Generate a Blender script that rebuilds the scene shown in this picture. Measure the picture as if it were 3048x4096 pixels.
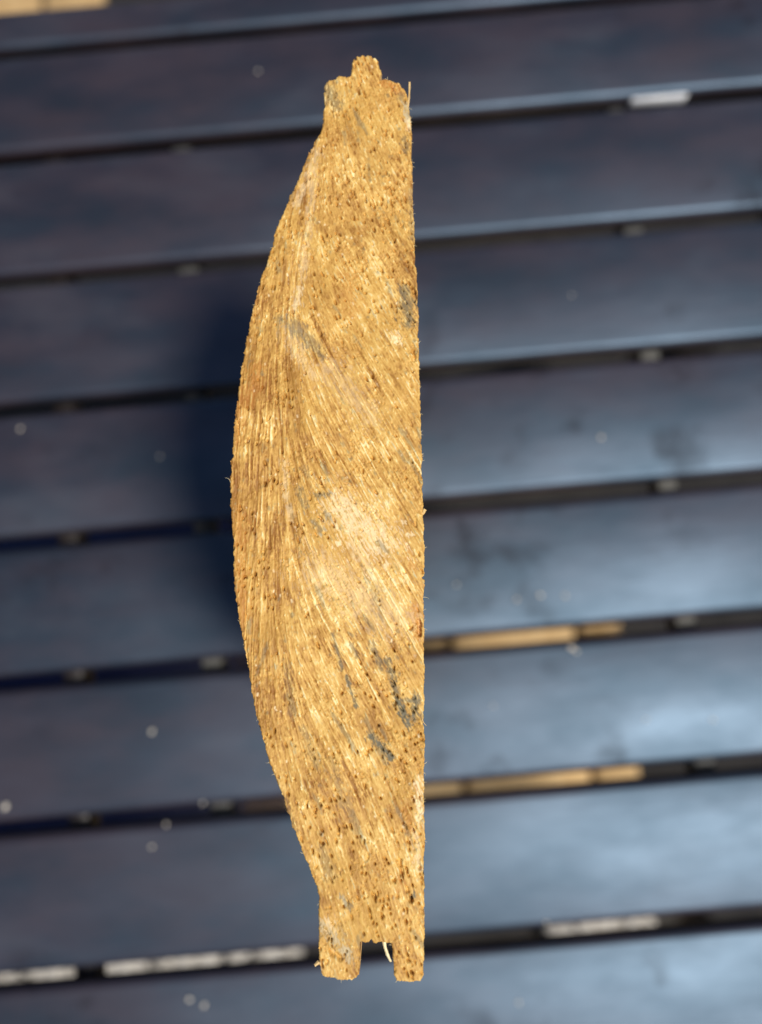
import bpy, bmesh, math, random
import numpy as np
from mathutils import Matrix, Vector

for o in list(bpy.data.objects):
    bpy.data.objects.remove(o, do_unlink=True)
scene = bpy.context.scene
COL = scene.collection
MM = 0.001

# ------------------------------------------------------------------ camera
cam = bpy.data.cameras.new('camera')
cam_o = bpy.data.objects.new('camera', cam)
COL.objects.link(cam_o)
R = Matrix(((0.9960797, 0.0884458, 0.0016255),
            (-0.0875998, 0.9887754, -0.1210348),
            (-0.0123123, 0.1204179, 0.9926469)))
cam_o.matrix_world = Matrix.Translation((0, -0.038053, 0.307019)) @ R.to_4x4()
cam.sensor_fit = 'VERTICAL'
cam.sensor_height = 36.0
cam.lens = 36.0 * 3100 / 4096
cam.clip_start = 0.005
cam.clip_end = 200
cam.dof.use_dof = True
cam.dof.focus_distance = 0.1195
cam.dof.aperture_fstop = cam.lens / 3.0
scene.camera = cam_o
scene.render.resolution_x, scene.render.resolution_y = 762, 1024

# ------------------------------------------------------------------ light
SUN_EL, SUN_ROT = math.radians(65), math.radians(130)   # direction (sin rot, cos rot)
world = bpy.data.worlds.new('World')
scene.world = world
world.use_nodes = True
nt = world.node_tree
bg = nt.nodes['Background']
sky = nt.nodes.new('ShaderNodeTexSky')
sky.sky_type = 'NISHITA'
sky.sun_disc = False
sky.sun_elevation = SUN_EL
sky.sun_rotation = SUN_ROT
sky.air_density = 1.0
sky.dust_density = 0.6
nt.links.new(sky.outputs[0], bg.inputs[0])
bg.inputs[1].default_value = 0.06
sun = bpy.data.lights.new('sun', 'SUN')
sun.energy = 3.1
sun.angle = math.radians(10)
sun.color = (1.0, 0.93, 0.82)
sun_o = bpy.data.objects.new('sun', sun)
COL.objects.link(sun_o)
sd = Vector((math.sin(SUN_ROT) * math.cos(SUN_EL), math.cos(SUN_ROT) * math.cos(SUN_EL), math.sin(SUN_EL)))
sun_o.rotation_euler = sd.to_track_quat('Z', 'Y').to_euler()
sun_o.location = sd * 3
scene.view_settings.view_transform = 'Standard'
scene.view_settings.look = 'None'
scene.view_settings.gamma = 1.0
scene.view_settings.exposure = 0.47
scene.view_settings.use_curve_mapping = False

# ------------------------------------------------------------------ helpers
def tag(o, label=None, cat=None, group=None, kind=None):
    if label: o['label'] = label
    if cat: o['category'] = cat
    if group: o['group'] = group
    if kind: o['kind'] = kind
    return o

def empty(name, loc=(0, 0, 0)):
    o = bpy.data.objects.new(name, None)
    o.empty_display_size = 0.02
    o.location = loc
    COL.objects.link(o)
    return o

def link(name, me, mat=None, parent=None):
    o = bpy.data.objects.new(name, me)
    COL.objects.link(o)
    if mat and not me.materials: me.materials.append(mat)
    if parent: o.parent = parent
    return o

def box_mesh(name, sx, sy, sz, bev=0.0, seg=2):
    """box centred in x and y, top at z=0, bottom at -sz"""
    bm = bmesh.new()
    bmesh.ops.create_cube(bm, size=1)
    for v in bm.verts:
        v.co = Vector((v.co.x * sx, v.co.y * sy, (v.co.z - 0.5) * sz))
    if bev:
        bmesh.ops.bevel(bm, geom=bm.edges[:], offset=bev, segments=seg, affect='EDGES', profile=0.5)
    me = bpy.data.meshes.new(name)
    bm.to_mesh(me); bm.free()
    for p in me.polygons: p.use_smooth = bool(bev)
    return me

class Nodes:
    def __init__(self, name):
        self.m = bpy.data.materials.new(name)
        self.m.use_nodes = True
        self.t = self.m.node_tree
        self.b = self.t.nodes['Principled BSDF']
    def n(self, kind, **kw):
        nd = self.t.nodes.new(kind)
        for k, v in kw.items():
            if isinstance(k, str) and hasattr(nd, k): setattr(nd, k, v)
            else: nd.inputs[k].default_value = v
        return nd
    def l(self, a, b): self.t.links.new(a, b)
    def coords(self, scale=(1, 1, 1), use='Object', rot=(0, 0, 0)):
        tc = self.n('ShaderNodeTexCoord'); mp = self.n('ShaderNodeMapping')
        mp.inputs['Scale'].default_value = scale
        mp.inputs['Rotation'].default_value = rot
        self.l(tc.outputs[use], mp.inputs[0])
        return mp.outputs[0]
    def noise(self, vec, scale, detail=4, rough=0.55, dist=0.0):
        nd = self.n('ShaderNodeTexNoise')
        nd.inputs['Scale'].default_value = scale
        nd.inputs['Detail'].default_value = detail
        nd.inputs['Roughness'].default_value = rough
        nd.inputs['Distortion'].default_value = dist
        self.l(vec, nd.inputs['Vector'])
        return nd.outputs['Fac']
    def ramp(self, fac, stops):
        r = self.n('ShaderNodeValToRGB')
        e = r.color_ramp.elements
        while len(e) < len(stops): e.new(0.5)
        for i, (p, c) in enumerate(stops):
            e[i].position = p
            e[i].color = tuple(c) + (1,) if not isinstance(c, (int, float)) else (c, c, c, 1)
        self.l(fac, r.inputs[0])
        return r.outputs[0]
    def mix(self, fac, a, b, mode='MIX'):
        m = self.n('ShaderNodeMix', data_type='RGBA', blend_type=mode)
        for sock, val in ((m.inputs[0], fac), (m.inputs[6], a), (m.inputs[7], b)):
            if isinstance(val, (int, float)): sock.default_value = val
            elif isinstance(val, tuple): sock.default_value = val + (1,)
            else: self.l(val, sock)
        return m.outputs[2]
    def bump(self, h, strength, dist):
        b = self.n('ShaderNodeBump')
        b.inputs['Strength'].default_value = strength
        b.inputs['Distance'].default_value = dist
        self.l(h, b.inputs['Height'])
        self.l(b.outputs[0], self.b.inputs['Normal'])

# ------------------------------------------------------------------ materials
def mat_slat():
    N = Nodes('dark_stained_slat')
    w = N.coords((1, 1, 1), 'Object')
    oi = N.n('ShaderNodeObjectInfo')
    add = N.n('ShaderNodeVectorMath', operation='ADD')
    N.l(w, add.inputs[0])
    sc = N.n('ShaderNodeVectorMath', operation='SCALE'); sc.inputs[0].default_value = (3.1, 7.7, 1.3)
    N.l(oi.outputs['Random'], sc.inputs['Scale']); N.l(sc.outputs[0], add.inputs[1])
    v = add.outputs[0]
    st = N.n('ShaderNodeMapping'); st.inputs['Scale'].default_value = (0.25, 1.6, 1); N.l(v, st.inputs[0])
    grain = N.noise(st.outputs[0], 260, 5, 0.6)
    el = N.n('ShaderNodeMapping'); el.inputs['Scale'].default_value = (0.45, 1.15, 1); N.l(v, el.inputs[0])
    blot = N.noise(el.outputs[0], 42, 5, 0.6)
    damp = N.noise(v, 48, 4, 0.6, 0.1)
    film = N.noise(el.outputs[0], 26, 6, 0.6)
    c = N.ramp(blot, [(0.36, (0.005, 0.0022, 0.0016)), (0.48, (0.0175, 0.0080, 0.0068)), (0.62, (0.034, 0.0182, 0.0165))])
    # pale dried film of dust and water marks
    c = N.mix(N.ramp(film, [(0.52, 0.0), (0.70, 0.5)]), c, (0.054, 0.046, 0.045))
    where = N.noise(v, 9, 2, 0.5)
    wm = N.n('ShaderNodeMath', operation='MULTIPLY')
    N.l(N.ramp(damp, [(0.55, 0.0), (0.68, 0.85)]), wm.inputs[0]); N.l(N.ramp(where, [(0.48, 0.0), (0.62, 0.9)]), wm.inputs[1])
    wet = wm.outputs[0]
    c = N.mix(wet, c, (0.010, 0.0035, 0.002))
    c = N.mix(0.2, c, N.ramp(grain, [(0.3, (0.008, 0.005, 0.005)), (0.7, (0.034, 0.024, 0.026))]))
    N.l(c, N.b.inputs['Base Color'])
    N.l(N.ramp(blot, [(0.34, 0.51), (0.68, 0.44)]), N.b.inputs['Roughness'])
    N.b.inputs['IOR'].default_value = 1.85
    N.l(N.mix(wet, N.ramp(film, [(0.36, 0.46), (0.64, 0.60)]), (0.2, 0.2, 0.2)), N.b.inputs['Specular IOR Level'])
    N.b.inputs['Specular Tint'].default_value = (0.45, 0.70, 1.0, 1)
    N.bump(grain, 0.12, 0.0006)
    return N.m

def mat_plain(name, c0, c1, scale=60, rough=0.7, bump=0.2, dist=0.002, stretch=(1, 1, 1)):
    N = Nodes(name)
    v = N.coords(stretch)
    n = N.noise(v, scale, 5, 0.6)
    oi = N.n('ShaderNodeObjectInfo')
    c = N.ramp(n, [(0.3, c0), (0.7, c1)])
    hv = N.n('ShaderNodeHueSaturation'); N.l(c, hv.inputs['Color'])
    mr = N.n('ShaderNodeMapRange'); mr.inputs['To Min'].default_value = 0.85; mr.inputs['To Max'].default_value = 1.12
    N.l(oi.outputs['Random'], mr.inputs[0]); N.l(mr.outputs[0], hv.inputs['Value'])
    N.l(hv.outputs[0], N.b.inputs['Base Color'])
    N.b.inputs['Roughness'].default_value = rough
    N.bump(n, bump, dist)
    return N.m

def attr(N, name):
    a = N.n('ShaderNodeAttribute'); a.attribute_name = name
    return a.outputs['Fac']

def mat_pine():
    N = Nodes('sawn_pine')
    v = N.coords((1, 1, 1))
    grain = attr(N, 'grain'); stain = attr(N, 'stain'); pale = attr(N, 'pale'); rust = attr(N, 'rust')
    c = N.ramp(grain, [(0.05, (0.26, 0.105, 0.016)), (0.32, (0.46, 0.240, 0.054)), (0.52, (0.59, 0.335, 0.082)),
                       (0.74, (0.73, 0.480, 0.145)), (0.97, (0.93, 0.76, 0.40))])
    hue = N.noise(v, 110, 4, 0.6)
    c = N.mix(N.ramp(hue, [(0.42, 0.0), (0.66, 0.40)]), c, (0.55, 0.315, 0.062))
    c = N.mix(rust, c, (0.50, 0.20, 0.035))
    c = N.mix(pale, c, (0.86, 0.69, 0.40))
    c = N.mix(stain, c, (0.125, 0.115, 0.075))
    # the planed sides: straight grain along the board's length
    ss = N.coords((1, 1, 0.06))
    sg = N.noise(ss, 420, 5, 0.6)
    side = N.ramp(sg, [(0.3, (0.46, 0.25, 0.085)), (0.7, (0.66, 0.44, 0.19))])
    c = N.mix(attr(N, 'endgrain'), side, c)
    N.l(c, N.b.inputs['Base Color'])
    N.b.inputs['Roughness'].default_value = 0.62
    N.b.inputs['Specular IOR Level'].default_value = 0.35
    fine = N.noise(v, 5200, 3, 0.6)
    N.bump(fine, 0.2, 0.00012)
    return N.m

M_SLAT = mat_slat()
M_PINE = mat_pine()
M_SPL = mat_plain('splinter_wood', (0.62, 0.38, 0.13), (0.78, 0.55, 0.24), 900, 0.6, 0.1, 0.0002)
M_SPLW = mat_plain('pale_splinter_wood', (0.74, 0.60, 0.32), (0.84, 0.73, 0.45), 900, 0.6, 0.1, 0.0002)
M_BATTEN = mat_plain('weathered_batten', (0.06, 0.062, 0.06), (0.12, 0.12, 0.115), 90)
M_FRAME = mat_plain('dark_table_frame', (0.012, 0.009, 0.009), (0.03, 0.024, 0.024), 40, 0.5)
M_GLINT = mat_plain('glint_white', (0.74, 0.76, 0.80), (0.82, 0.84, 0.86), 80, 0.3, 0.02)  # white that paints the sky glint in the upper slat gap
M_PAVER = mat_plain('sandy_paving', (0.40, 0.25, 0.10), (0.54, 0.37, 0.18), 45, 0.85, 0.35, 0.003)
M_GROUND = mat_plain('dark_soil', (0.007, 0.006, 0.006), (0.018, 0.016, 0.015), 30, 0.95, 0.6, 0.01)
M_PEBBLE = mat_plain('pale_pebble', (0.34, 0.31, 0.27), (0.66, 0.63, 0.58), 70, 0.6, 0.1)
M_CRATE = mat_plain('navy_plastic', (0.006, 0.011, 0.055), (0.009, 0.016, 0.08), 20, 0.4, 0.03)
M_DUST = mat_plain('sawdust_crumb', (0.45, 0.40, 0.32), (0.62, 0.58, 0.50), 500, 0.8, 0.1)

# ------------------------------------------------------------------ setting: ground, paving, gravel
ZF = -0.72
me = bpy.data.meshes.new('ground')
me.from_pydata([(-30, -30, ZF - 0.03), (30, -30, ZF - 0.03), (30, 30, ZF - 0.03), (-30, 30, ZF - 0.03)], [], [(0, 1, 2, 3)])
tag(link('ground', me, M_GROUND), 'dark soil under and around the slatted table', 'ground', kind='structure')

rng = random.Random(4)
pav = box_mesh('pavement', 2.6, 2.2, 0.012)
pav_o = link('pavement', pav, M_GROUND)
pav_o.location = (0.02, 1.55, ZF - 0.017)
tag(pav_o, 'sandy paving seen through the table gaps', 'pavement', kind='structure')
def paver(w, l, x, y):
    me = box_mesh('paver', w, l, 0.03, 0.004, 1)
    o = link('paver', me, M_PAVER, pav_o)
    o.location = (x - pav_o.location.x, y - pav_o.location.y, 0.017 + rng.uniform(-0.0015, 0.0015))
    return o
xs = [-0.262, -0.094, 0.074, 0.240, 0.302]
for i in range(4):                                   # the path under the table
    y = -0.395 + (0.06 if i % 2 else 0.0)
    while y < -0.06:
        l = min(0.24, -0.02 - y)
        if l > 0.05: paver(xs[i + 1] - xs[i] - 0.008, l - 0.008, (xs[i] + xs[i + 1]) / 2, y + l / 2)
        y += 0.24
for i in range(5):                                   # the patio beyond the table
    for j in range(3):
        paver(0.160, 0.24, -0.514 - i * 0.168, 0.72 + 0.125 + j * 0.248)
        if i == 0: paver(0.086, 0.24, -0.383, 0.72 + 0.125 + j * 0.248)

def pebble_bed(name, x0, x1, y0, y1, n, label):
    bm = bmesh.new()
    for k in range(n):
        s = rng.uniform(0.007, 0.0135)
        r = bmesh.ops.create_icosphere(bm, subdivisions=1, radius=s)
        m = (Matrix.Translation((rng.uniform(x0, x1), rng.uniform(y0, y1), ZF - 0.02 + rng.uniform(0, 0.012)))
             @ Matrix.Rotation(rng.uniform(0, 6.28), 4, 'Z') @ Matrix.Diagonal((1.25, 0.95, 0.62, 1)))
        for v in r['verts']:
            v.co = m @ (v.co * rng.uniform(0.9, 1.1))
    me = bpy.data.meshes.new(name); bm.to_mesh(me); bm.free()
    for p in me.polygons: p.use_smooth = True
    return tag(link(name, me, M_PEBBLE), label, 'gravel', kind='stuff')
pebble_bed('gravel', -0.56, -0.15, -0.53, -0.405, 380, 'pale pebble strip on the ground below the slat gap')
pebble_bed('gravel', 0.16, 0.325, -0.53, -0.405, 165, 'short pale pebble patch beside the sandy path')

# dark blue crate on the ground below the table
crate = empty('storage_crate', (-0.33, -0.12, ZF - 0.03))
tag(crate, 'dark blue plastic crate glimpsed through the slat gaps', 'crate')
bm = bmesh.new()
cw, cd, ch, t = 0.36, 0.36, 0.34, 0.006
def addbox(bm, x0, x1, y0, y1, z0, z1):
    r = bmesh.ops.create_cube(bm, size=1)
    for v in r['verts']:
        v.co = Vector(((x0 + x1) / 2 + v.co.x * (x1 - x0), (y0 + y1) / 2 + v.co.y * (y1 - y0), (z0 + z1) / 2 + v.co.z * (z1 - z0)))
for a in ((-cw/2, cw/2, -cd/2, -cd/2 + t), (-cw/2, cw/2, cd/2 - t, cd/2), (-cw/2, -cw/2 + t, -cd/2 + t, cd/2 - t), (cw/2 - t, cw/2, -cd/2 + t, cd/2 - t)):
    addbox(bm, *a, 0, ch)
addbox(bm, -cw/2 + t, cw/2 - t, -cd/2 + t, cd/2 - t, 0, t)
me = bpy.data.meshes.new('crate_body'); bm.to_mesh(me); bm.free()
link('crate_body', me, M_CRATE, crate)
lid = link('lid', box_mesh('lid', cw + 0.012, cd + 0.012, 0.016, 0.004, 2), M_CRATE, crate)
lid.location = (0, 0, ch + 0.016)

# ------------------------------------------------------------------ the slatted table
PITCH, GAP, TH = 0.055, 0.0050, 0.0095
table = empty('garden_table', (0, -0.16, ZF - 0.03))
tag(table, 'dark stained slatted garden table', 'table')
TOFF = Vector((0, -0.16, ZF - 0.03))
def tpart(name, me, mat, loc):
    o = link(name, me, mat, table)
    o.location = Vector(loc) - TOFF
    return o
def slat_mesh(w, L=1.36):
    """rounded-edge slat along x: a closed section swept along the length in a few steps"""
    r = 0.0031
    pts = []
    for cx, cz, a0 in ((w/2 - r, -r, 0), (-w/2 + r, -r, 90), (-w/2 + r, -TH + r, 180), (w/2 - r, -TH + r, 270)):
        for k in range(5):
            a = math.radians(a0 + k * 22.5)
            pts.append((cx + r * math.cos(a), cz + r * math.sin(a)))
    n = len(pts); xs = [-1.04 + L * k / 12 for k in range(13)]
    V = [(x, p[0], p[1]) for x in xs for p in pts]
    Fc = [(k*n + i, k*n + (i+1) % n, (k+1)*n + (i+1) % n, (k+1)*n + i) for k in range(12) for i in range(n)]
    Fc += [tuple(range(n))[::-1], tuple(range(12*n, 13*n))]
    me = bpy.data.meshes.new('slat'); me.from_pydata(V, [], Fc)
    for p in me.polygons: p.use_smooth = True
    me.polygons[-1].use_smooth = me.polygons[-2].use_smooth = False
    bmx = bmesh.new(); bmx.from_mesh(me); bmesh.ops.recalc_face_normals(bmx, faces=bmx.faces); bmx.to_mesh(me); bmx.free()
    return me
sm = slat_mesh(PITCH - GAP)
first = slat_mesh(0.214 - 0.165 - GAP)
tpart('slat', first, M_SLAT, (0, (0.214 + 0.165) / 2, 0))
for k in range(12):
    o = tpart('slat', sm, M_SLAT, (rng.uniform(-0.002, 0.002), 0.165 - PITCH * (k + 0.5), rng.uniform(-0.0003, 0.0)))
YB = 0.165 - PITCH * 12
tpart('edge_rail', slat_mesh(0.0180), M_SLAT, (0, 0.2250, -0.0006))
tpart('edge_rail', slat_mesh(0.0150), M_SLAT, (0, YB - 0.010, -0.0006))
for x, bmat, yb in ((0.118, M_BATTEN, -0.142), (-0.074, M_BATTEN, -0.142), (-0.130, M_FRAME, YB - 0.02)):
    tpart('batten', box_mesh('batten', 0.0085, 0.214 - yb, 0.012, 0.001, 1), bmat, (x, (0.214 + yb) / 2, -TH - 0.0002))
for x in (-0.95, 0.262):
    tpart('cross_rail', box_mesh('cross_rail', 0.045, 0.214 - YB - 0.02, 0.05, 0.003), M_FRAME, (x, (0.214 + YB) / 2, -TH - 0.0002))
for y in (0.19, YB + 0.07):
    tpart('apron', box_mesh('apron', 1.13, 0.022, 0.05, 0.003), M_FRAME, (-0.344, y, -TH - 0.0126))
    for x in (-0.99, 0.302):
        tpart('leg', box_mesh('leg', 0.034, 0.045, 0.75 - TH - 0.0002, 0.004), M_FRAME, (x, y, -TH - 0.0002))
tpart('glint_strip', box_mesh('glint_strip', 0.024, 0.0014, 0.0055, 0.0004, 1), M_GLINT, (0.1337, 0.1668, -0.0012))  # added pale strip; its white stands in for sky reflected in the gap

# ------------------------------------------------------------------ the board offcut
rs = np.random.RandomState(11)
TH4 = math.radians(4.9)
EP = np.array([math.cos(TH4), -math.sin(TH4)]); EQ = np.array([math.sin(TH4), math.cos(TH4)])
Z_TOP = 187.0
PROFILE = [(-2.65, 53.51), (-0.97, 53.9), (0.58, 53.84), (1.46, 53.05), (1.72, 51.74), (2.18, 50.82), (1.84, 50.41), (1.63, 49.6), (3.01, 49.68), (3.76, 49.4), (4.98, 49.06), (5.72, 47.93), (6.34, 46.93), (6.62, 44.65), (6.82, 43.17), (6.96, 40.76), (6.98, 37.52), (7.07, 32.73), (7.08, 27.98), (7.3, 24.86), (7.41, 18.3), (7.67, 14.61), (7.83, 8.55), (7.88, 5.34), (7.93, 1.08), (8.05, -3.14), (8.08, -9.44), (8.21, -12.9), (8.24, -18.16), (8.42, -24.39), (8.45, -30.55), (8.39, -36.63), (8.39, -41.04), (8.3, -46.84), (8.25, -52.61), (8.24, -58.28), (8.15, -63.88), (8.12, -67.08), (8.26, -73.11), (8.05, -74.63), (8.02, -79.1), (8.03, -81.13), (8.03, -86.16), (7.92, -89.91), (7.69, -91.52), (7.29, -92.03), (5.73, -91.97), (3.94, -91.91), (3.62, -91.29), (3.48, -89.92), (3.38, -88.07), (3.31, -86.76), (2.84, -86.62), (1.78, -86.62), (0.46, -86.88), (-1.3, -86.81), (-1.41, -87.09), (-1.4, -88.32), (-1.47, -89.93), (-1.55, -91.21), (-1.94, -91.62), (-2.6, -92.0), (-4.86, -91.76), (-6.64, -91.56), (-6.97, -91.22), (-7.16, -90.47), (-7.45, -89.47), (-7.5, -88.2), (-7.48, -86.2), (-7.43, -83.71), (-7.42, -80.16), (-7.76, -79.14), (-8.47, -77.49), (-9.41, -75.41), (-10.56, -72.54), (-11.71, -69.98), (-12.67, -67.39), (-13.64, -64.97), (-14.58, -62.47), (-15.37, -60.14), (-16.0, -58.27), (-16.72, -55.99), (-17.33, -53.71), (-17.87, -51.03), (-18.29, -48.53), (-18.83, -46.06), (-19.38, -43.52), (-20.02, -40.38), (-20.59, -36.94), (-20.98, -33.09), (-21.21, -29.45), (-21.54, -25.31), (-21.75, -22.2), (-21.86, -19.07), (-21.84, -16.37), (-21.64, -12.76), (-21.47, -9.37), (-21.05, -4.65), (-20.62, -0.43), (-20.08, 3.16), (-19.32, 7.45), (-18.57, 10.88), (-17.97, 13.49), (-17.09, 16.54), (-16.19, 19.6), (-15.27, 23.33), (-13.17, 28.9), (-11.35, 33.39), (-10.27, 36.1), (-9.53, 37.55), (-8.72, 38.97), (-8.02, 40.24), (-7.66, 41.54), (-7.63, 43.32), (-7.55, 44.98), (-7.61, 47.4), (-7.49, 48.89), (-6.87, 49.6), (-5.53, 49.77), (-5.07, 50.27), (-3.98, 50.16), (-3.11, 50.16), (-2.94, 51.47), (-2.86, 52.29)]
# face raster: one cell is 0.07 mm; a runs across (p), b runs down the board (-q)
CELL, A0, B0, RW, RH = 0.07, -24.2, 58.0, 500, 2190
def to_ab(p, q): return (p - A0) / CELL, (B0 - q) / CELL
def to_pq(a, b): return a * CELL + A0, B0 - b * CELL

def blur(img, s):
    r = max(1, int(3 * s)); k = np.exp(-0.5 * (np.arange(-r, r + 1) / s) ** 2); k /= k.sum()
    for ax in (0, 1):
        pad = [(0, 0), (0, 0)]; pad[ax] = (r, r)
        q = np.pad(img, pad, mode='edge'); o = np.zeros_like(img)
        for i, w in enumerate(k):
            o += w * (q[i:i + img.shape[0], :] if ax == 0 else q[:, i:i + img.shape[1]])
        img = o
    return img
def vnoise(s):
    """smooth random field, zero mean and unit deviation, feature size s cells"""
    h, w = int(RH / s) + 4, int(RW / s) + 4
    g = rs.randn(h, w)
    yy, xx = np.arange(RH) / s, np.arange(RW) / s
    y0, x0 = yy.astype(int), xx.astype(int)
    fy, fx = yy - y0, xx - x0
    fy, fx = (fy * fy * (3 - 2 * fy))[:, None], (fx * fx * (3 - 2 * fx))[None]
    A = g[np.ix_(y0, x0)]; B = g[np.ix_(y0, x0 + 1)]; C = g[np.ix_(y0 + 1, x0)]; D = g[np.ix_(y0 + 1, x0 + 1)]
    o = (A * (1 - fx) + B * fx) * (1 - fy) + (C * (1 - fx) + D * fx) * fy
    return o / o.std()
def sstep(a, b, x):
    t = np.clip((x - a) / (b - a), 0, 1); return t * t * (3 - 2 * t)
BB, AA = np.mgrid[0:RH, 0:RW].astype(float)
def line_a(b): return 168 - 0.022 * (b - 900) + 45 * sstep(700, 250, b)      # where the two cuts of the saw meet
def angle(a, b):
    t = sstep(-75, 120, a - line_a(b))
    right = np.radians(30) - np.radians(12) * sstep(1500, 2000, b) - np.radians(8) * sstep(700, 200, b)
    left = np.radians(-3.0) - np.radians(9) * sstep(900, 300, b) + np.radians(7) * sstep(1350, 1750, b)
    return left * (1 - t) + right * t
ANG = angle(AA, BB)
def strokes(n, lmin, lmax, sig, amp=None, prob=None, jit=4.0, absang=None):
    """n short strokes laid along the local cut direction, summed on the raster"""
    img = np.zeros(RH * RW)
    m = int(n * (1 if prob is None else 6))
    a = rs.uniform(0, RW - 1, m); b = rs.uniform(0, RH - 1, m)
    if prob is not None:
        keep = rs.uniform(0, 1, m) < prob[b.astype(int), a.astype(int)]
        a, b = a[keep][:n], b[keep][:n]
    m = len(a)
    L = lmin + (lmax - lmin) * rs.uniform(0, 1, m) ** 2
    th = (ANG[b.astype(int), a.astype(int)] if absang is None else np.full(m, absang)) + np.radians(jit) * rs.randn(m)
    w = rs.randn(m) if amp is None else amp(m)
    ns = int(lmax / 0.8) + 2
    for i in range(ns):
        t = (i + 0.5) / ns - 0.5
        x = a + L * t * np.sin(th); y = b + L * t * np.cos(th)
        x = x.astype(int); y = y.astype(int)
        ok = (x >= 0) & (x < RW) & (y >= 0) & (y < RH)
        ww = w * L / ns * (1 - (2 * abs(t)) ** 3)
        img += np.bincount(y[ok] * RW + x[ok], ww[ok], RH * RW)
    return blur(img.reshape(RH, RW), sig)
def unit(x): return x / x.std()

RIGHT = sstep(-50, 90, AA - line_a(BB))
MID = sstep(620, 900, BB) * sstep(1750, 1450, BB)              # smoother, burnished middle
fine = unit(strokes(90000, 4, 16, 0.7))
mids = unit(strokes(30000, 12, 44, 0.75, jit=4))
longs = unit(strokes(5000, 70, 300, 0.8, jit=1.6))
broad = unit(strokes(420, 50, 190, 3.2, jit=5))
wash = unit(strokes(260, 40, 130, 3.5, jit=8))
clump = unit(strokes(900, 12, 40, 7.0, jit=30))
pore_p = np.clip(0.40 - 0.36 * MID + 0.45 * clump + 0.18 * vnoise(90), 0.03, 1)
pores = strokes(1500, 4, 13, 1.0, amp=lambda m: rs.uniform(0.5, 1.3, m), prob=pore_p, jit=12)
pores = np.clip(pores / np.percentile(pores, 99.6), 0, 1.3) ** 0.8
tiny = strokes(8000, 2, 5, 0.9, amp=lambda m: rs.uniform(0.4, 1.2, m), prob=np.clip(0.30 + 0.45 * vnoise(45), 0.03, 1), jit=25)
tiny = np.clip(tiny / np.percentile(tiny, 99.3), 0, 1.3)
tufts = strokes(3000, 3, 14, 0.9, amp=lambda m: rs.uniform(0.4, 1.3, m), prob=np.clip(0.5 - 0.25 * MID + 0.3 * clump, 0.05, 1), jit=14)
tufts = np.clip(tufts / np.percentile(tufts, 99.4), 0, 1.3)
dash = strokes(5200, 3, 10, 0.8, amp=lambda m: rs.uniform(0.3, 1.2, m), prob=np.clip(0.5 + 0.3 * vnoise(40), 0.05, 1), jit=9)
dash = np.clip(dash / np.percentile(dash, 99.2), 0, 1.2)

# blade scores: long arcs down the left side and fans running down to the right
score = np.zeros((RH, RW))
def arc(pts, amp, sig):
    P = np.array(pts, float); t = np.linspace(0, 1, 900); k = np.linspace(0, 1, len(P))
    x = np.interp(t, k, P[:, 0]); y = np.interp(t, k, P[:, 1])
    x += np.interp(t, np.linspace(0, 1, 40), rs.randn(40)) * 0.5
    w = amp * np.interp(t, np.linspace(0, 1, 24), rs.uniform(0.1, 1, 24)) * np.sin(np.pi * t) ** 0.4
    tmp = np.zeros(RH * RW)
    xi, yi = np.clip(x.astype(int), 0, RW - 1), np.clip(y.astype(int), 0, RH - 1)
    tmp[yi * RW + xi] = w
    return tmp.reshape(RH, RW)
acc = np.zeros((RH, RW))
for k in range(60):
    d = rs.uniform(-75, 40); b0 = rs.uniform(240, 1000); b1 = b0 + rs.uniform(200, 620)
    bs = np.linspace(b0, min(b1, 1560), 9)
    acc += arc([(line_a(b) + d - 14, b) for b in bs], rs.choice([-1, 1]) * rs.uniform(0.5, 1), 1)
for k in range(70):
    b0 = rs.uniform(760, 1650); a0 = line_a(b0) + rs.uniform(-10, 170)
    ln = rs.uniform(120, 420); pts = [(a0, b0)]
    for _ in range(10):
        an = float(angle(np.array(pts[-1][0]), np.array(pts[-1][1]))) * rs.uniform(0.95, 1.0)
        pts.append((pts[-1][0] + ln / 10 * math.sin(an), pts[-1][1] + ln / 10 * math.cos(an)))
    acc += arc(pts, rs.choice([-1, 1]) * rs.uniform(0.4, 1), 1)
score = blur(acc, 0.9) * 4.0

def soft_line(img, a0, b0, a1, b1, w, amp, ragged=0.6):
    """a ragged-edged elongated patch from (a0,b0) to (a1,b1)"""
    a0 += 60 - 2.9; a1 += 60 - 2.9
    L = math.hypot(a1 - a0, b1 - b0) + 1e-6
    ux, uy = (a1 - a0) / L, (b1 - b0) / L
    r = int(L / 2 + 3 * w + 6); ca, cb = (a0 + a1) / 2, (b0 + b1) / 2
    y0, y1, x0, x1 = max(0, int(cb - r)), min(RH, int(cb + r)), max(0, int(ca - r)), min(RW, int(ca + r))
    if y1 <= y0 or x1 <= x0: return
    X, Y = AA[y0:y1, x0:x1], BB[y0:y1, x0:x1]
    t = np.clip((X - a0) * ux + (Y - b0) * uy, 0, L)
    d = np.hypot(X - a0 - t * ux, Y - b0 - t * uy) / w
    d += ragged * (0.55 * mids[y0:y1, x0:x1] + 0.55 * fine[y0:y1, x0:x1] + 0.3 * patch[y0:y1, x0:x1])
    img[y0:y1, x0:x1] = np.maximum(img[y0:y1, x0:x1], amp * np.clip(1.25 - d, 0, 1))
patch = unit(strokes(6000, 4, 14, 3.0, jit=20))
stain = np.zeros((RH, RW)); pale = np.zeros((RH, RW)); rust = np.zeros((RH, RW))
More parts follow.
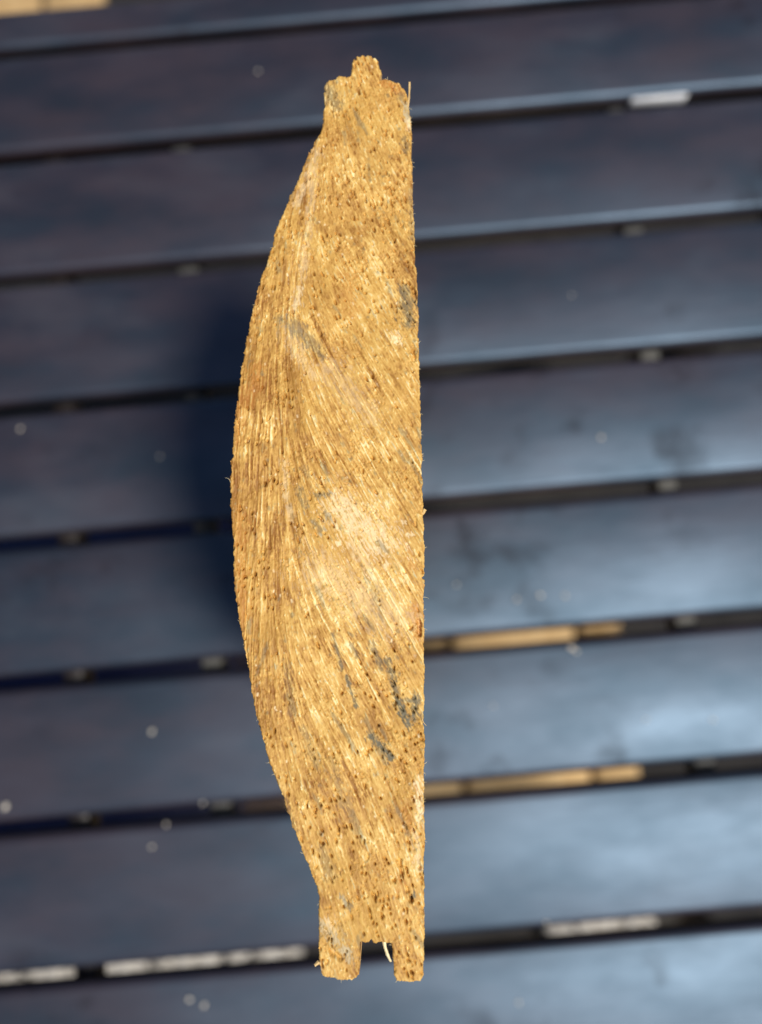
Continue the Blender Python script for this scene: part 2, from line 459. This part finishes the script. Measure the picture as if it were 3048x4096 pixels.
for a in ((370,648,380,725,15,.75),(359,690,391,670,10,.6),(83,712,179,800,9,.6),(115,723,169,779,13,.5),(130,1109,146,1151,8,.55),
          (171,1125,197,1120,7,.6),(161,1182,182,1203,7,.55),(140,1060,150,1080,7,.4),(190,1165,200,1180,6,.5),(209,1431,229,1506,5,.75),
          (239,1525,260,1584,5,.85),(250,1455,262,1480,6,.5),(295,1456,315,1506,9,.6),(330,1486,345,1555,9,.75),(350,1575,374,1623,10,.95),
          (390,1565,384,1613,9,.9),(352,1572,390,1575,6,.8),(290,1647,334,1691,8,.95),(145,1633,176,1710,8,.4),(191,146,214,188,16,.6),(180,128,200,150,12,.5),
          (362,160,382,213,9,.45),(372,272,376,300,8,.5),(188,2040,246,2092,14,.4),(226,2037,240,2070,8,.3),(231,1978,246,1996,7,.6),(381,1972,382,1978,5,1),
          (187,1880,207,1936,12,.4),(77,1729,128,1843,11,.35),(210,1700,230,1790,9,.35),(110,1500,120,1600,8,.3),(240,1780,262,1850,8,.35),
          (-24,1300,-10,1480,4,.35),(15,1500,60,1700,4,.35),(300,1330,315,1400,6,.35),(60,330,95,290,10,.45),(385,400,388,520,5,.45)):
    soft_line(stain, *a)
for a in ((223,1151,315,1234,30,.75),(201,833,285,941,20,.28),(120,430,165,305,9,.4),(165,305,130,620,7,.32),(346,760,350,766,8,.9),(126,640,118,690,7,.6),
          (183,1295,345,1397,34,.34),(373,184,384,240,6,.85),(391,1739,394,1824,6,.85),(198,2047,246,2092,8,.75),(200,2030,215,2050,9,.6),(388,1850,392,1920,5,.6),
          (98,730,140,800,12,.32),(110,780,160,850,10,.35),(98,1046,110,1180,5,.4),(232,1978,240,1990,4,.8),(250,1230,290,1290,14,.4)):
    soft_line(pale, *a, ragged=1.15)
for _ in range(190):
    a_, b_ = rs.uniform(-30, 395), rs.uniform(70, 2140)
    soft_line(pale, a_, b_, a_ + rs.uniform(-1, 2), b_ + rs.uniform(0, 5), rs.uniform(1.2, 2.4), rs.uniform(.5, 1.0), 0.1)
for a in ((353,1936,351,1955,8,.5),(329,130,360,150,12,.6),(363,1796,372,1840,12,.3),(386,1370,392,1440,10,.6),(32,832,20,900,18,.4),(-4,1151,10,1400,14,.4),
          (89,1890,110,1960,16,.3),(242,613,250,700,20,.3),(388,1748,391,1777,3,.9),(-2,900,-10,1000,12,.35),(370,1240,380,1290,8,.5)):
    soft_line(rust, *a)

stain = np.maximum(stain, 0.60 * np.clip(0.36 * wash + 0.40 * mids + 0.34 * fine + 0.3 * patch - 0.72, 0, 0.8))
left_dark = (1 - RIGHT) * sstep(640, 800, BB) * sstep(1800, 1500, BB)
grain = (0.50 + 0.085 * fine + 0.115 * mids + 0.12 * longs * (0.35 + 0.65 * MID) + 0.11 * np.clip(broad, -2.2, 0.9) + 0.07 * vnoise(60) + 0.05 * vnoise(16)
         + 0.25 * np.clip(score, -1, 0.9) + 0.36 * tufts - 0.27 * dash - 0.15 * left_dark + 0.05 * MID * RIGHT)
grain = np.clip(grain, 0, 1)
cracks = np.zeros((RH, RW))
for pts, w in (([(74, 1335), (76, 1455), (84, 1533), (101, 1652), (122, 1745)], 1.0), ([(140, 690), (165, 705), (200, 720), (250, 770)], 0.35),
               ([(30, 900), (48, 960), (56, 1010)], 0.6), ([(60, 1480), (64, 1560)], 0.5), ([(320, 980), (372, 1010)], 0.3), ([(356, 1790), (385, 1850)], 0.4)):
    cracks += np.abs(arc(pts, w, 1))
cracks = np.clip(blur(cracks, 1.0) * 4.5, 0, 1.2)
chips = np.zeros((RH, RW))
for a in ((396,1405,398,1432,5,1.0),(374,1975,376,1985,4,.8),(352,1905,356,1935,5,.9),(388,640,394,668,5,.7),(389,792,392,812,5,.7),(366,1960,370,1968,4,.7),
          (391,1185,392,1192,4,.6),(208,2085,226,2100,6,.7),(196,2045,204,2060,5,.6)):
    soft_line(chips, *a, ragged=0.35)
height = (0.022 * fine + 0.028 * mids * (0.5 + 0.5 * MID) + 0.045 * longs * (0.3 + 0.7 * MID) + 0.055 * np.clip(score, -1.5, 1.5)
          - 0.85 * pores - 0.20 * tiny + 0.12 * tufts + 0.035 * vnoise(28) + 0.12 * vnoise(80) - 0.6 * cracks - 0.9 * np.clip(chips, 0, 1))

# outline, made ragged at fibre scale
P = np.array(PROFILE)
def densify(P, step):
    Q = np.vstack([P, P[:1]]); out = []
    for i in range(len(P)):
        n = max(1, int(np.hypot(*(Q[i + 1] - Q[i])) / step))
        for k in range(n): out.append(Q[i] + (Q[i + 1] - Q[i]) * k / n)
    return np.array(out)
D = densify(P, 0.06)
for _ in range(2): D = 0.5 * D + 0.25 * (np.roll(D, 1, 0) + np.roll(D, -1, 0))
tan = np.roll(D, -2, 0) - np.roll(D, 2, 0); tan /= np.hypot(tan[:, 0], tan[:, 1])[:, None]
nor = np.stack([tan[:, 1], -tan[:, 0]], 1)
def loopnoise(s):
    n = len(D); g = rs.randn(int(n / s) + 1); x = np.arange(n) / n * len(g)
    i = x.astype(int); f = x - i; f = f * f * (3 - 2 * f)
    return g[i % len(g)] * (1 - f) + g[(i + 1) % len(g)] * f
if np.dot(nor[np.argmax(D[:, 0])], [1, 0]) > 0: nor = -nor           # inward
rag = 0.035 * loopnoise(3) + 0.05 * loopnoise(9) + 0.05 * loopnoise(30)
rag += 0.30 * np.clip(loopnoise(14) - 1.5, 0, 1.2)
D = D + nor * rag[:, None]

def inside(px, py, poly):
    res = np.zeros(px.shape, bool); n = len(poly)
    for i in range(n):
        x0, y0 = poly[i]; x1, y1 = poly[(i + 1) % n]
        if y0 == y1: continue
        c = (y0 > py) != (y1 > py)
        if c.any(): res[c] ^= px[c] < (x1 - x0) * (py[c] - y0) / (y1 - y0) + x0
    return res
G = 0.105
gx = np.arange(-22.6, 9.0, G); gy = np.arange(-93.0, 54.6, G)
nx, ny = len(gx), len(gy)
CX, CY = np.meshgrid(gx[:-1] + G / 2, gy[:-1] + G / 2)
INS = np.zeros(CX.shape, bool)
for r0 in range(0, ny - 1, 60):                                     # test rows in blocks against nearby edges only
    blk = slice(r0, min(ny - 1, r0 + 60))
    INS[blk] = inside(CX[blk].ravel(), CY[blk].ravel(), D[::2]).reshape(CX[blk].shape)
jj, ii = np.nonzero(INS)
quads = np.stack([jj * nx + ii, jj * nx + ii + 1, (jj + 1) * nx + ii + 1, (jj + 1) * nx + ii], 1)
VX, VY = np.meshgrid(gx, gy); VX = VX.ravel().copy(); VY = VY.ravel().copy()
# directed edges without a twin are the boundary
E0 = np.concatenate([quads[:, [0, 1]], quads[:, [1, 2]], quads[:, [2, 3]], quads[:, [3, 0]]])
EF = np.concatenate([np.arange(len(quads))] * 4)
NV = nx * ny
code = E0[:, 0].astype(np.int64) * NV + E0[:, 1]; twin = E0[:, 1].astype(np.int64) * NV + E0[:, 0]
isb = ~np.isin(code, twin)
BE, BF = E0[isb], EF[isb]
bv = np.unique(BE)
for s0 in range(0, len(bv), 500):
    idx = bv[s0:s0 + 500]
    d = (VX[idx][:, None] - D[None, :, 0]) ** 2 + (VY[idx][:, None] - D[None, :, 1]) ** 2
    k = d.argmin(1); VX[idx], VY[idx] = D[k, 0], D[k, 1]
# sample the raster at the vertices
def sample(img, p, q):
    a, b = to_ab(p, q); a = np.clip(a, 0, RW - 1.01); b = np.clip(b, 0, RH - 1.01)
    x0, y0 = a.astype(int), b.astype(int); fx, fy = a - x0, b - y0
    return (img[y0, x0] * (1 - fx) + img[y0, x0 + 1] * fx) * (1 - fy) + (img[y0 + 1, x0] * (1 - fx) + img[y0 + 1, x0 + 1] * fx) * fy
used = np.unique(quads)
isbv = np.zeros(NV, bool); isbv[bv] = True
Hh = sample(height, VX, VY)
Hh[bv] -= 0.16 + 0.12 * np.abs(rs.randn(len(bv)))
near = np.zeros(NV, bool)
bm_grid = isbv.reshape(ny, nx)
nb = bm_grid | np.roll(bm_grid, 1, 0) | np.roll(bm_grid, -1, 0) | np.roll(bm_grid, 1, 1) | np.roll(bm_grid, -1, 1)
nb2 = (nb & ~bm_grid).ravel()
Hh[nb2] -= 0.05
ATT = {n: sample(f, VX, VY) for n, f in (('grain', grain), ('stain', np.clip(stain, 0, 1)), ('pale', np.clip(pale, 0, 1)), ('rust', np.clip(rust, 0, 1)))}
QC = np.stack([VX[quads].mean(1), VY[quads].mean(1)], 1)

board = empty('board_offcut', (0, 0, 0))
tag(board, 'sawn end of a pale pine cladding board offcut with a curved face, tongue and groove', 'board')
def world_xy(p, q): return p * EP[0] + q * EQ[0], p * EP[1] + q * EQ[1]
def build_part(name, mask, label=None):
    fq = quads[mask]
    bsel = mask[BF]
    be = BE[bsel]
    ids = np.unique(fq); mp = np.full(NV, -1); mp[ids] = np.arange(len(ids))
    bids = np.unique(be); mq = np.full(NV, -1); mq[bids] = np.arange(len(bids))
    n0, n1 = len(ids), len(bids)
    def co(v, z):
        x, y = world_xy(VX[v], VY[v]); return np.stack([x, y, z], 1) * MM
    levels = [Z_TOP + Hh[bids], Z_TOP - 0.7 + 0 * Hh[bids], np.full(n1, 90.0), np.full(n1, 0.15)]
    verts = [co(ids, Z_TOP + Hh[ids])] + [co(bids, l) for l in levels]
    faces = [mp[fq]]
    for k in range(3):
        o0, o1 = n0 + k * n1, n0 + (k + 1) * n1
        s, e = mq[be[:, 0]], mq[be[:, 1]]
        faces.append(np.stack([s + o0, s + o1, e + o1, e + o0], 1))
    V = np.vstack(verts); Fq = np.vstack(faces)
    me = bpy.data.meshes.new(name)
    me.vertices.add(len(V)); me.vertices.foreach_set('co', V.ravel().astype(np.float32))
    me.loops.add(Fq.size); me.loops.foreach_set('vertex_index', Fq.ravel().astype(np.int32))
    me.polygons.add(len(Fq)); me.polygons.foreach_set('loop_start', np.arange(0, Fq.size, 4, dtype=np.int32))
    me.polygons.foreach_set('loop_total', np.full(len(Fq), 4, np.int32))
    me.update(calc_edges=True)
    for an, val in ATT.items():
        at = me.attributes.new(an, 'FLOAT', 'POINT')
        arr = np.concatenate([val[ids]] + [val[bids]] * 4)
        at.data.foreach_set('value', arr.astype(np.float32))
    at = me.attributes.new('endgrain', 'FLOAT', 'POINT')
    at.data.foreach_set('value', np.concatenate([np.ones(n0), np.zeros(4 * n1)]).astype(np.float32))
    o = link(name, me, M_PINE, board)
    if label: o['label'] = label
    return o
tongue_m = (QC[:, 1] > 49.75) & (QC[:, 0] > -3.3) & (QC[:, 0] < 2.4)
lip_l = (QC[:, 1] < -86.75) & (QC[:, 0] < 0.9)
lip_r = (QC[:, 1] < -86.75) & (QC[:, 0] >= 0.9)
build_part('board_body', ~(tongue_m | lip_l | lip_r))
build_part('tongue', tongue_m, 'narrow stepped tongue on the board edge')
build_part('groove_lip', lip_l, 'wide greyish groove lip')
build_part('groove_lip', lip_r, 'narrow golden groove lip')

def splinter(name, a0, b0, a1, b1, w0, w1, mat, z0=0.0, z1=0.0, bend=0.0, sides=5, parent=board, collect=None):
    """a tapered, slightly bent sliver between two face points"""
    p0, p1 = to_pq(a0 + 57.1, b0), to_pq(a1 + 57.1, b1)
    A = Vector((*world_xy(*p0), Z_TOP + z0)); B = Vector((*world_xy(*p1), Z_TOP + z1))
    d = (B - A); L = d.length; d.normalize()
    up = Vector((0, 0, 1)); sdv = d.cross(up).normalized(); up = sdv.cross(d)
    V, Fc, n = [], [], 6
    base = 0 if collect is None else len(collect[0])
    for k in range(n + 1):
        t = k / n; c = A + d * (L * t) + sdv * (bend * L * math.sin(math.pi * t)) + sdv * rng.uniform(-.06, .06) * w0
        w = (w0 + (w1 - w0) * t) * (1 + rng.uniform(-.18, .18))
        for j in range(sides):
            an = 2 * math.pi * j / sides
            V.append((c + sdv * (w * math.cos(an)) + up * (w * 0.7 * math.sin(an))) * MM)
    for k in range(n):
        for j in range(sides):
            Fc.append(tuple(base + x for x in (k * sides + j, k * sides + (j + 1) % sides, (k + 1) * sides + (j + 1) % sides, (k + 1) * sides + j)))
    Fc.append(tuple(base + j for j in range(sides))[::-1]); Fc.append(tuple(base + n * sides + j for j in range(sides)))
    if collect is not None:
        collect[0].extend(V); collect[1].extend(Fc); return
    me = bpy.data.meshes.new(name); me.from_pydata([tuple(v) for v in V], [], Fc)
    return link(name, me, mat, parent)
splinter('splinter', 379, 200, 385, 126, 0.17, 0.13, M_SPL, -0.35, -0.2, 0.02)['label'] = 'long upright sliver beside the tongue shoulder'
splinter('splinter', 403, 1170, 412, 1156, 0.16, 0.22, M_SPL, -0.3, 0.1, 0.1)
splinter('splinter', 406, 1168, 415, 1158, 0.10, 0.12, M_SPL, -0.3, 0.1, -0.1)
splinter('splinter', 318, 2066, 333, 2108, 0.34, 0.16, M_SPLW, -0.8, -0.5, 0.05)['label'] = 'pale sliver hanging inside the groove'
splinter('splinter', 402, 1600, 411, 1626, 0.07, 0.04, M_SPL, -0.2, 0.2, 0.15)
splinter('splinter', 183, 2108, 174, 2114, 0.26, 0.22, M_SPL, -0.3, -0.1, 0.0)['label'] = 'orange crumb on the wide groove lip'
# loose hairs of fibre standing off the cut edge
hair = ([], [])
nD = len(D)
for k in range(120):
    i = rng.randrange(nD)
    if D[i, 0] < 0 and rng.random() < 0.75: continue
    p = D[i]; n_ = -nor[i]; tg = tan[i]
    L = rng.uniform(0.15, 0.55) * (2.0 if rng.random() < 0.1 else 1)
    e = p + n_ * L * rng.uniform(0.5, 1) + tg * L * rng.uniform(-0.9, 0.9)
    s_ = p - n_ * 0.12
    a0, b0 = to_ab(*s_); a1, b1 = to_ab(*e)
    splinter('fibre_fuzz', a0 - 57.1, b0, a1 - 57.1, b1, rng.uniform(.025, .05), 0.018, None, -0.2, rng.uniform(-.2, .25), rng.uniform(-.3, .3), 3, None, hair)
me = bpy.data.meshes.new('fibre_fuzz'); me.from_pydata([tuple(v) for v in hair[0]], [], hair[1])
fz = link('fibre_fuzz', me, M_SPLW, board)
fz['kind'] = 'stuff'

# ------------------------------------------------------------------ sawdust crumbs on the slats
SPECKS = [(90.3, 21.7, 1.5), (49.5, -39.9, 1.1), (59.1, -39, 1.4), (68.6, -40.1, 1.4), (68.9, -60.4, 1.9), (-96.2, -77.9, 1.7), (-153.8, -101.1, 2.1),
          (-87.5, 29.8, 1.0), (-143.5, 46.3, 1.2), (26.7, -32.1, 0.9), (-98.5, -120.6, 1.2), (-92.7, -112.9, 1.2), (-78.2, -106.2, 1.1), (47.7, -160.2, 1.0),
          (34.3, -187, 1.2), (36.2, -79.7, 0.9), (94, -89.9, 0.9), (119.5, -92.1, 1.1), (-36.3, 193.9, 1.1), 
          (85.7, 82, 0.9), (70.5, -61.8, 1.3), (-87.3, -176, 1.6), (-82, -178.5, 1.4)]
bm = bmesh.new()
for x, y, s in SPECKS:
    r = bmesh.ops.create_icosphere(bm, subdivisions=1, radius=s * 0.6 * MM)
    m = Matrix.Rotation(rng.uniform(0, 6.28), 4, 'Z') @ Matrix.Diagonal((1.2, 0.8, 0.5, 1))
    for v in r['verts']: v.co = m @ (v.co * rng.uniform(0.8, 1.2)) + Vector((x * MM, y * MM, s * 0.25 * MM))
me = bpy.data.meshes.new('sawdust'); bm.to_mesh(me); bm.free()
tag(link('sawdust', me, M_DUST), 'pale sawdust crumbs scattered over the dark slats', 'sawdust', kind='stuff')
